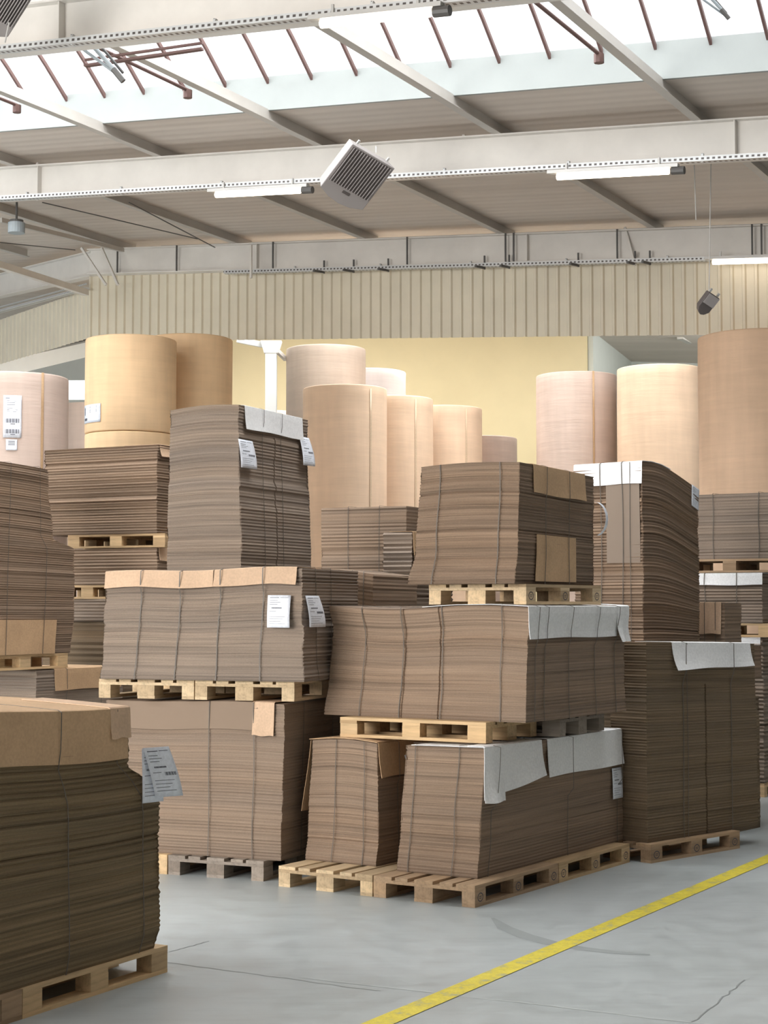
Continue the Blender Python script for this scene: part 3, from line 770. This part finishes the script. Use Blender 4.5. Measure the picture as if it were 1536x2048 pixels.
# rafters
def beam(u, v0, v1, depth, wid, name='roof_beam', mat='beam_paint', d=None, origin=None):
    m = MB()
    P = lambda v, dz: Bp(u, v, dz)
    m.bar(P(v0, -depth / 2), P(v1, -depth / 2), .012, depth)
    m.bar(P(v0, -.008), P(v1, -.008), wid, .016); m.bar(P(v0, -depth + .008), P(v1, -depth + .008), wid, .016)
    v = v0 + .7
    while v < v1:
        m.bar(P(v, -.02), P(v, -depth + .02), .012, wid * .95, up=D1); v += 4.3
    return struct(m.build(name, mat))
for u in (-15, -10, -5, 0): beam(u, -14, 20, .40, .17)
beam(5, -14, VW, .40, .17)
# purlins
def zbar(u0, u1, v, name, mat):
    m = MB(); m.bar(Bp(u0, v, RT - .085), Bp(u1, v, RT - .085), .05, .13)
    m.bar(Bp(u0, v - .03, RT - .145), Bp(u1, v - .03, RT - .145), .08, .012)
    return struct(m.build(name, mat))
for k in range(-6, 9): zbar(-16, 5.4, k * 2.15, 'roof_purlin', 'purlin_paint')
# pipe carried under each second purlin
for k in (-2, 0, 1, 3):
    v = k * 2.15 + .13
    pm = MB(); pm.tube([Bp(-4.85, v, .0), Bp(-2.4, v, .0)], .018); pm.tube([Bp(-2.4, v, 0), Bp(-2.4, v, -.08)], .045)
    tag(pm.build('conduit', 'rib'), 'thin dark conduit with round box under the skylight, ' + {-2: 'farthest right', 0: 'above the heater', 1: 'next left', 3: 'farthest left'}[k], 'conduit')
# cladding band on the far beam: folded sheet, real trapezoid ribs
def cladding(P, length, ztop, zbot, name, pitch=.16):
    rows_t = []; rows_b = []; x = 0
    while x < length:
        for dx, o in ((0, 0), (pitch * .62, 0), (pitch * .72, .03), (pitch * .9, .03)):
            rows_t.append(P(x + dx, o, ztop)); rows_b.append(P(x + dx, o, zbot))
        x += pitch
    return struct(MB().grid([rows_b, rows_t]).build(name, 'clad', solid=.002))
u3 = 5.12
cl0 = -6.5; clen = VW - cl0
yb = at_y(980, 678, 23.3).z; slopeb = SL * .93
def PW(x, o, which):
    v = cl0 + x; p = Bp(u3, v); p = p - D1 * o
    vm = v + 0.0
    p.z = (A2.z + SL * v - .36) if which == 1 else (yb + slopeb * v)
    return p
cladding(PW, clen, 1, 0, 'wall_back')
# left leg of the band, turning away
D4 = Vector((-.581, .814, 0)); N4 = Vector((-.814, -.581, 0)) * -1
K0 = Bp(u3, VW)
bz = zat(673, K0.y); tz = zat(574, K0.y)
def PL(x, o, which):
    p = K0 + D4 * x + N4 * o * .7; p.z = tz if which == 1 else bz; return p
cladding(PL, 7.0, 1, 0, 'wall_left')
m = MB(); sl4 = SL * D4.dot(D2)
Q = lambda x, dz: Vector((K0.x, K0.y, A2.z + SL * VW + dz + sl4 * x)) + D4 * x
m.bar(Q(0, -.2), Q(7, -.2), .012, .40); m.bar(Q(0, -.008), Q(7, -.008), .17, .016); m.bar(Q(0, -.392), Q(7, -.392), .17, .016)
struct(m.build('roof_beam', 'beam_paint'))
m = MB(); m.bar(Q(-.0, -.62) - D1 * .2, Q(7, -.8) - D1 * .2, .1, .03); m.bar(Q(0, -.55) - D1 * .2, Q(7, -.72) - D1 * .2, .02, .02)
tag(m.build('cable_tray', 'tray'), 'dark cable tray running away under the far left beam', 'cable tray')
# cables on the far beam
for k, v in enumerate((6.4, 5.3, 3.6, 1.4, -.1, -.22, -1.7, -3.5, -3.62)):
    m = MB(); m.bar(Bp(4.9, v, -.0), Bp(4.9, v, -.39), .02, .02, up=D1)
    tag(m.build('beam_cable', 'dark_metal'), 'thin vertical cable clipped to the far beam above the ribbed wall', 'cable', 'vertical cables on the far beam')
# cable trays + lamp tubes
def tray(u, v0, v1, dz, label):
    m = MB(); a = Bp(u, v0, dz); b = Bp(u, v1, dz); m.bar(a, b, .10, .05)
    L = (b - a).length; v = v0 + .4
    for i in range(len(m.uv)):
        pass
    while v < v1: m.bar(Bp(u, v, dz - .03), Bp(u, v, dz + .06), .02, .04, up=D1); v += 1.4
    return tag(m.build('cable_tray', 'tray'), label, 'cable tray')
tray(-5.14, -8, 12, -.40, 'perforated cable tray along the nearest beam at the top of the view')
tray(-.14, -9, 12, -.41, 'bright perforated cable tray along the middle beam above the heater')
tray(4.86, -7, 4.4, -.44, 'perforated cable tray along the far beam above the ribbed wall')
def vcol(px, u):
    k = (px - W / 2) / F; o = A2 + D1 * u; return (k * o.y - o.x) / (D2.x - k * D2.y)
def lamp(u, x0, x1, dz, label):
    v0, v1 = vcol(x1, u), vcol(x0, u); mid = Bp(u, (v0 + v1) / 2, dz)
    t = thing('tube_lamp', label, 'lamp', mid, 0, 'tube lamps under the beams')
    L = lambda v, z=0: Bp(u, v, dz + z) - mid
    MB().tube([L(v0), L(v1)], .034, 10).build('tube', 'tube_glow', t, smooth=True)
    MB().bar(L(v0 - .1, .05), L(v1 + .1, .05), .07, .035).build('housing', 'galv', t)
    MB().tube([L(v0 - .03), L(v0 - .16)], .04, 10).build('end_cap', 'dark_metal', t)
    q = MB(); q.bar(L(v0 + .1, .05), L(v0 + .1, .14), .02, .02, up=D1); q.bar(L(v1 - .1, .05), L(v1 - .1, .14), .02, .02, up=D1); q.build('hanger', 'galv', t)
lamp(-5.2, 640, 862, -.49, 'lit tube lamp under the nearest beam at the very top')
lamp(-.2, 428, 598, -.52, 'lit tube lamp left of the large louvred heater')
lamp(-.2, 1119, 1345, -.52, 'lit tube lamp on the middle beam right of the large louvred heater')
lamp(4.75, 1432, 1640, -.50, 'lit tube lamp on the far beam at the right edge, glowing on the ribbed wall')
# tray brackets on the far beam
for px in (965, 1015, 1155, 1270, 1300, 640, 700, 770):
    v = vcol(px, 4.8); m = MB(); m.bar(Bp(4.9, v, -.47), Bp(4.6, v, -.50), .03, .03); m.bar(Bp(4.9, v, -.3), Bp(4.9, v, -.49), .02, .02, up=D1)
    tag(m.build('tray_bracket', 'dark_metal'), 'small dark bracket holding the cable tray of the far beam', 'bracket', 'brackets under the far cable tray')
# struts
def strut(a, b, w, mat, label, name='brace'):
    m = MB(); m.bar(a, b, w, w, up=D1 if abs((b - a).normalized().z) > .7 else Vector((0, 0, 1)))
    return tag(m.build(name, mat), label, 'brace')
strut(at_y(922, 252, 18.2), at_y(950, 342, 17.9), .03, 'beam_paint', 'slim pale brace from the purlin to the middle beam right of the heater')
strut(at_y(76, 326, 20.6), at_y(74, 400, 20.5), .035, 'beam_paint', 'slim pale brace on the middle beam at the far left')
strut(at_y(252, 80, 15.0) , at_y(430, 30, 14.4), .02, 'purlin_paint', 'thin rod along the underside of the skylight at top left')
strut(at_y(163, 496, 25.5), at_y(212, 570, 25.2), .035, 'beam_paint', 'left one of the two slanted braces by the far left corner')
strut(at_y(203, 496, 25.5), at_y(236, 570, 25.2), .035, 'beam_paint', 'right one of the two slanted braces by the far left corner')
strut(at_y(1250, 455, 22.2), at_y(1270, 530, 22.0), .03, 'beam_paint', 'slanted brace on the far beam at the right above the ribbed wall')
strut(at_y(502, 490, 24.3), at_y(502, 556, 24.2), .03, 'beam_paint', 'upright brace on the far beam left of the cable tray')
strut(at_y(-20, 524, 22.0), at_y(172, 585, 25.3), .09, 'beam_paint', 'pale horizontal tie bar at the left edge reaching the wall corner')
strut(at_y(0, 440, 22.0), at_y(245, 500, 25.6), .06, 'purlin_paint', 'grey tie bar under the roof at the left, above the pale tie bar')
# hanging wires
def wire(p0, p1, label, r=.006):
    tag(MB().tube([p0, p1], r, 6).build('hanging_wire', 'cable'), label, 'wire')
wire(at_y(1388, 318, 17.6), at_y(1392, 440, 17.6), 'short pale wire hanging from the middle beam at right')
wire(at_y(1422, 310, 17.8), at_y(1418, 582, 17.8), 'long pale wire holding the small dark heater at right')
strut(at_y(258, 405, 22), at_y(430, 495, 25), .012, 'dark_metal', 'thin dark steel tie rod crossing the ceiling at left', 'tie_rod')
strut(at_y(85, 405, 21), at_y(395, 478, 25), .012, 'dark_metal', 'long thin tie rod sloping down right across the left ceiling', 'tie_rod')
strut(at_y(0, 485, 22), at_y(150, 500, 25), .012, 'dark_metal', 'lowest thin tie rod at the left edge of the ceiling', 'tie_rod')

# louvred unit heaters
def orient(ex, ez):
    ex = Vector(ex).normalized(); ez = Vector(ez); ez = (ez - ex * ez.dot(ex)).normalized(); ey = ez.cross(ex)
    return Matrix((ex, ey, ez)).transposed().to_euler()
def heater(c, size, rot, label, depth=.16, case='heater_case'):
    t = thing('unit_heater', label, 'heater', c, 0, None, rot=rot)
    s = size / 2; h = s * .92
    m = MB(); n = 8
    fr = [(-s, -h - .04), (-s * .5, -h - .09), (0, -h - .105), (s * .5, -h - .09), (s, -h - .04), (s, h), (-s, h)]
    k = len(fr); top = [(x, 0, z) for x, z in fr]; bk = [(x * .92, depth, z * .92) for x, z in fr]
    m.v += top + bk
    m.f.append(tuple(range(k))); m.f.append(tuple(reversed(range(k, 2 * k)))); m.uv += [[(0, 0)] * k] * 2
    for i in range(k):
        j = (i + 1) % k; m.f.append((i, i + k, j + k, j)); m.uv.append([(0, 0)] * 4)
    m.build('casing', case, t, bevel=.008)
    MB().box(-s * .9, s * .9, -.004, 0.003, -h * .72, h * .92).build('grille_recess', 'louver', t)
    for i in range(15):
        x = -s * .86 + i * (s * 1.72 / 14)
        q = MB(); q.bar((x, -.012, -h * .7), (x, -.012, h * .9), .007, .022, up=Vector((.4, 1, 0))); q.build('louvre_slat', 'heater_case', t)
    MB().box(-s * .16, s * .16, -.006, 0, -h * .93, -h * .82).build('name_plate', 'louver', t)
    q = MB(); q.bar((-s * .7, depth * .5, h), (-s * .7, depth * .5, h + .04), .02, .02, up=Vector((0, 1, 0))); q.bar((s * .7, depth * .5, h), (s * .7, depth * .5, h + .04), .02, .02, up=Vector((0, 1, 0)))
    q.build('bracket', 'galv', t)
    return t
heater(at_y(718, 352, 16.6), .545, orient((87, 66, -34), (66, -49, 74)), 'large louvred grey heater hanging before the middle beam')
heater(at_y(1421, 602, 17.6), .155, orient((.8, .45, -.4), (.3, -.45, .85)), 'small dark heater hanging on a long wire at right', depth=.08, case='louver')
heater(at_y(2, 10, 13.0), .36, orient((87, 66, -34), (66, -49, 74)), 'louvred heater cut by the top left corner')
wire(at_y(752, 292, 16.7), at_y(752, 305, 16.7), 'short wire above the large louvred heater')
wire(at_y(10, 85, 13), at_y(18, 45, 13), 'short wire below the corner heater at top left')
# small fittings
t = thing('siren', 'round dark siren hanging at the left edge below the middle beam', 'siren', at_y(33, 452, 21))
q = MB(); q.tube([(0, 0, -.09), (0, 0, .04)], .105, 20); q.build('drum', 'steel_blue', t, smooth=False)
MB().tube([(0, 0, .04), (0, 0, .075)], .085, 20).build('cap', 'dark_metal', t); MB().tube([(0, 0, .07), (0, 0, .3)], .015, 8).build('stem', 'dark_metal', t)
t = thing('floodlight', 'little black sensor box standing on the middle cable tray above the right lamp', 'sensor', at_y(1151, 328, 17.7))
MB().box(-.045, .045, -.04, .04, 0, .06).build('case', 'dark_metal', t); MB().box(-.07, .07, -.01, .01, -.008, 0).build('foot', 'dark_metal', t)
def opener(px, py, Y, label, s=1.0):
    t = thing('vent_opener', label, 'vent opener', at_y(px, py, Y), 0)
    g = lambda *a: MB().tube(*a)
    g([(-.25 * s, 0, .18 * s), (.18 * s, 0, -.14 * s)], .014 * s).build('arm', 'steel_blue', t); g([(-.05 * s, .02, .2 * s), (.2 * s, .02, -.1 * s)], .012 * s).build('arm', 'dark_metal', t)
    g([(-.1 * s, -.03, .17 * s), (.16 * s, -.03, -.12 * s)], .02 * s).build('actuator', 'steel_blue', t); g([(.12 * s, -.03, -.08 * s), (.21 * s, -.03, -.19 * s)], .026 * s).build('motor', 'dark_metal', t)
    return t
opener(200, 122, 14.6, 'vent opener with crossed arms under the skylight at top left'); opener(1420, 8, 13.6, 'dark vent opener cut by the top edge at right', .7)
m = MB(); m.bar(at_y(170, 132, 14.9), at_y(405, 98, 14.5), .05, .02); m.bar(at_y(170, 120, 14.95), at_y(405, 86, 14.55), .02, .02)
tag(m.build('vent_rail', 'rib'), 'dark double rail of the roof vent under the skylight at top left', 'vent rail')

# far hall
P_ = lambda px, Y: Vector(((px - W / 2) / F * Y, Y, 0))
CR = P_(1178, 33.0)
def wall(p0, p1, z0, z1, name, mat):
    d = (p1 - p0); return struct(MB().quad([(p0.x, p0.y, z0), (p1.x, p1.y, z0), (p1.x, p1.y, z1), (p0.x, p0.y, z1)]).build(name, mat, solid=.1))
DW = Vector((-math.cos(R(8)), math.sin(R(8)), 0))
CE = at_y(462, 700, 34.2); wall(CR, Vector((CE.x, CE.y, 0)), 0, 9, 'wall_cream', 'cream_wall')
wall(CR + Vector((.06, 0, 0)), P_(1262, 37.5), 0, 9, 'wall_return', 'pale_wall')
wall(P_(1262, 37.5), P_(1750, 36), 0, 9, 'wall_far', 'pale_wall')
m = MB(); m.bar(at_y(1262, 690, 36.2), at_y(1600, 690, 34), .4, .2); struct(m.build('roof_beam', 'steel_blue'))
m = MB(); m.bar(at_y(1360, 672, 33), at_y(1420, 702, 36), .12, .12); struct(m.build('roof_purlin', 'purlin_paint'))
wall(P_(-900, 40), P_(470, 37), 0, 9, 'wall_rear', 'pale_wall')
m = MB(); m.bar(at_y(-60, 752, 29.5), at_y(240, 682, 34), .25, .28); struct(m.build('roof_beam', 'white_paint'))
m = MB(); m.bar(at_y(-60, 730, 30.5), at_y(240, 668, 35), .25, .12); struct(m.build('roof_beam', 'grey_wall'))
p_, q_ = at_y(60, 762, 34.8), at_y(230, 800, 34.8)
wn = struct(MB().box(p_.x, q_.x, 34.7, 34.76, q_.z, p_.z).build('window_4', 'window_glow'))
t = thing('steel_column', 'white steel column with bracket arm standing before the cream wall', 'column', P_(541, 27.2) )
zt = zat(690, 27.2)
q = MB(); q.box(-.09, .09, -.09, -.075, 0, zt); q.box(-.09, .09, .075, .09, 0, zt); q.box(-.02, .02, -.08, .08, 0, zt); q.build('post', 'white_paint', t)
q = MB(); q.v += [(-.11, -.1, zt - .14), (.11, -.1, zt - .14), (.17, -.1, zt + .06), (-.17, -.1, zt + .06), (-.11, .1, zt - .14), (.11, .1, zt - .14), (.17, .1, zt + .06), (-.17, .1, zt + .06)]
for f in ((0, 1, 2, 3), (7, 6, 5, 4), (1, 5, 6, 2), (4, 0, 3, 7), (3, 2, 6, 7), (0, 4, 5, 1)): q.f.append(f); q.uv.append([(0, 0)] * 4)
q.build('head_bracket', 'white_paint', t)
q = MB(); q.bar((-.55, .1, zt + .1), (-.02, 0, zt - .02), .1, .09); q.build('bracket_arm', 'white_paint', t)
q = MB(); q.bar((.1, 0, zt - .1), (.22, .22, zt - .2), .06, .06); q.build('brace_arm', 'beam_paint', t)

# ------------------------------------------------------------------ floor
struct(MB().quad([(-40, -20, 0), (40, -20, 0), (40, 60, 0), (-40, 60, 0)]).build('floor', 'floor'))
def strip(pts, w, z, name, mat, ws=None):
    rows = [[], []]
    for i, p in enumerate(pts):
        d = (pts[min(i + 1, len(pts) - 1)] - pts[max(i - 1, 0)]).normalized(); nrm = Vector((-d.y, d.x, 0)); ww = ws[i] if ws else w
        rows[0].append(p + nrm * -ww / 2 + Vector((0, 0, z))); rows[1].append(p + nrm * ww / 2 + Vector((0, 0, z)))
    return MB().grid(rows).build(name, mat)
p0, p1 = at_z(775, 2040, 0), at_z(1530, 1720, 0); d = (p1 - p0).normalized()
pts = [p0 - d * 3 + d * (14 * i / 40) for i in range(41)]
struct(strip(pts, .135, .003, 'floor_marking', 'yellow_line'))
for i, (a, b, mt, w) in enumerate((((600, 1955), (1420, 2050), 'joint_pale', .012), ((1385, 2045), (1490, 1960), 'joint', .008), ((335, 1905), (420, 1882), 'joint', .008), ((335, 1925), (760, 1983), 'joint', .006))):
    A_, B_ = at_z(*a, 0), at_z(*b, 0); rnd = random.Random(i)
    pts = [A_.lerp(B_, k / 14) + Vector((rnd.uniform(-.008, .008), rnd.uniform(-.01, .01), 0)) for k in range(15)]
    struct(strip(pts, w, .0015, 'trim_%d' % (i + 1), mt))
pts = [at_z(x, y, 0) for x, y in ((985, 1836), (1010, 1856), (1050, 1872), (1100, 1886), (1160, 1897), (1230, 1905), (1300, 1910))]
struct(strip(pts, .1, .001, 'trim_5', 'tyre', ws=[.02, .1, .12, .12, .1, .08, .03]))

# unseen walls added right and behind the camera to darken right-facing sides
wall(Vector((9.0, -8, 0)), Vector((13.5, 40, 0)), 0, 9, 'wall_right', 'grey_wall')
wall(Vector((-4, -8, 0)), Vector((9.0, -8, 0)), 0, 9, 'wall_front', 'grey_wall')

# ------------------------------------------------------------------ light
w = bpy.data.worlds.new('world'); scn.world = w; w.use_nodes = True
w.node_tree.nodes['Background'].inputs[0].default_value = (0.95, 0.97, 1.0, 1); w.node_tree.nodes['Background'].inputs[1].default_value = 0.65
def area(name, loc, tgt, sx, sy, e, c=(1, 1, 1)):
    l = bpy.data.lights.new(name, 'AREA'); l.shape = 'RECTANGLE'; l.size = sx; l.size_y = sy; l.energy = e; l.color = c
    o = bpy.data.objects.new(name, l); col.objects.link(o); o.location = loc
    o.rotation_euler = (Vector(tgt) - Vector(loc)).to_track_quat('-Z', 'Y').to_euler(); return o
area('window_daylight', (-11, 1, 4.2), (1, 15, 1.5), 9, 4.5, 1900, (1.0, 0.97, 0.94))  # added area light for assumed daylight from the left; no window is built
def sky_area(name, u0, u1, v0, v1, e):
    p = Bp((u0 + u1) / 2, (v0 + v1) / 2, RT + 1.6); l = bpy.data.lights.new(name, 'AREA'); l.shape = 'RECTANGLE'; l.size = u1 - u0; l.size_y = v1 - v0; l.energy = e; l.color = (.98, .99, 1)
    o = bpy.data.objects.new(name, l); col.objects.link(o); o.matrix_world = Matrix.Translation(p) @ Matrix((D1, D2, Vector((0, 0, 1)))).transposed().to_4x4()
sky_area('skylight_daylight', -5.1, USK, -6.5, 18, 2300)
sky_area('skylight_daylight', -14.6, -11.8, 1.5, 18, 3000)  # added light over the assumed, unseen second strip; brightens front faces
sky_area('skylight_daylight', 5.5, 7.4, -10, 5, 1100)  # lights the rolls through the added third strip

area('far_hall_daylight', (7.5, 31.5, 7.2), (4.6, 35, 4.5), 2, 2, 260, (.97, 1, .97))  # added fill aimed at the return wall
area('far_hall_daylight', (1.0, 29.5, 7.4), (1.0, 31.5, 0), 9, 3, 700, (1, .97, .9))  # added fill under the far roof, brightens the cream wall
scn.view_settings.view_transform = 'Standard'; scn.view_settings.look = 'None'; scn.view_settings.exposure = 0.18; scn.view_settings.gamma = 1.0
scn.view_settings.use_curve_mapping = False
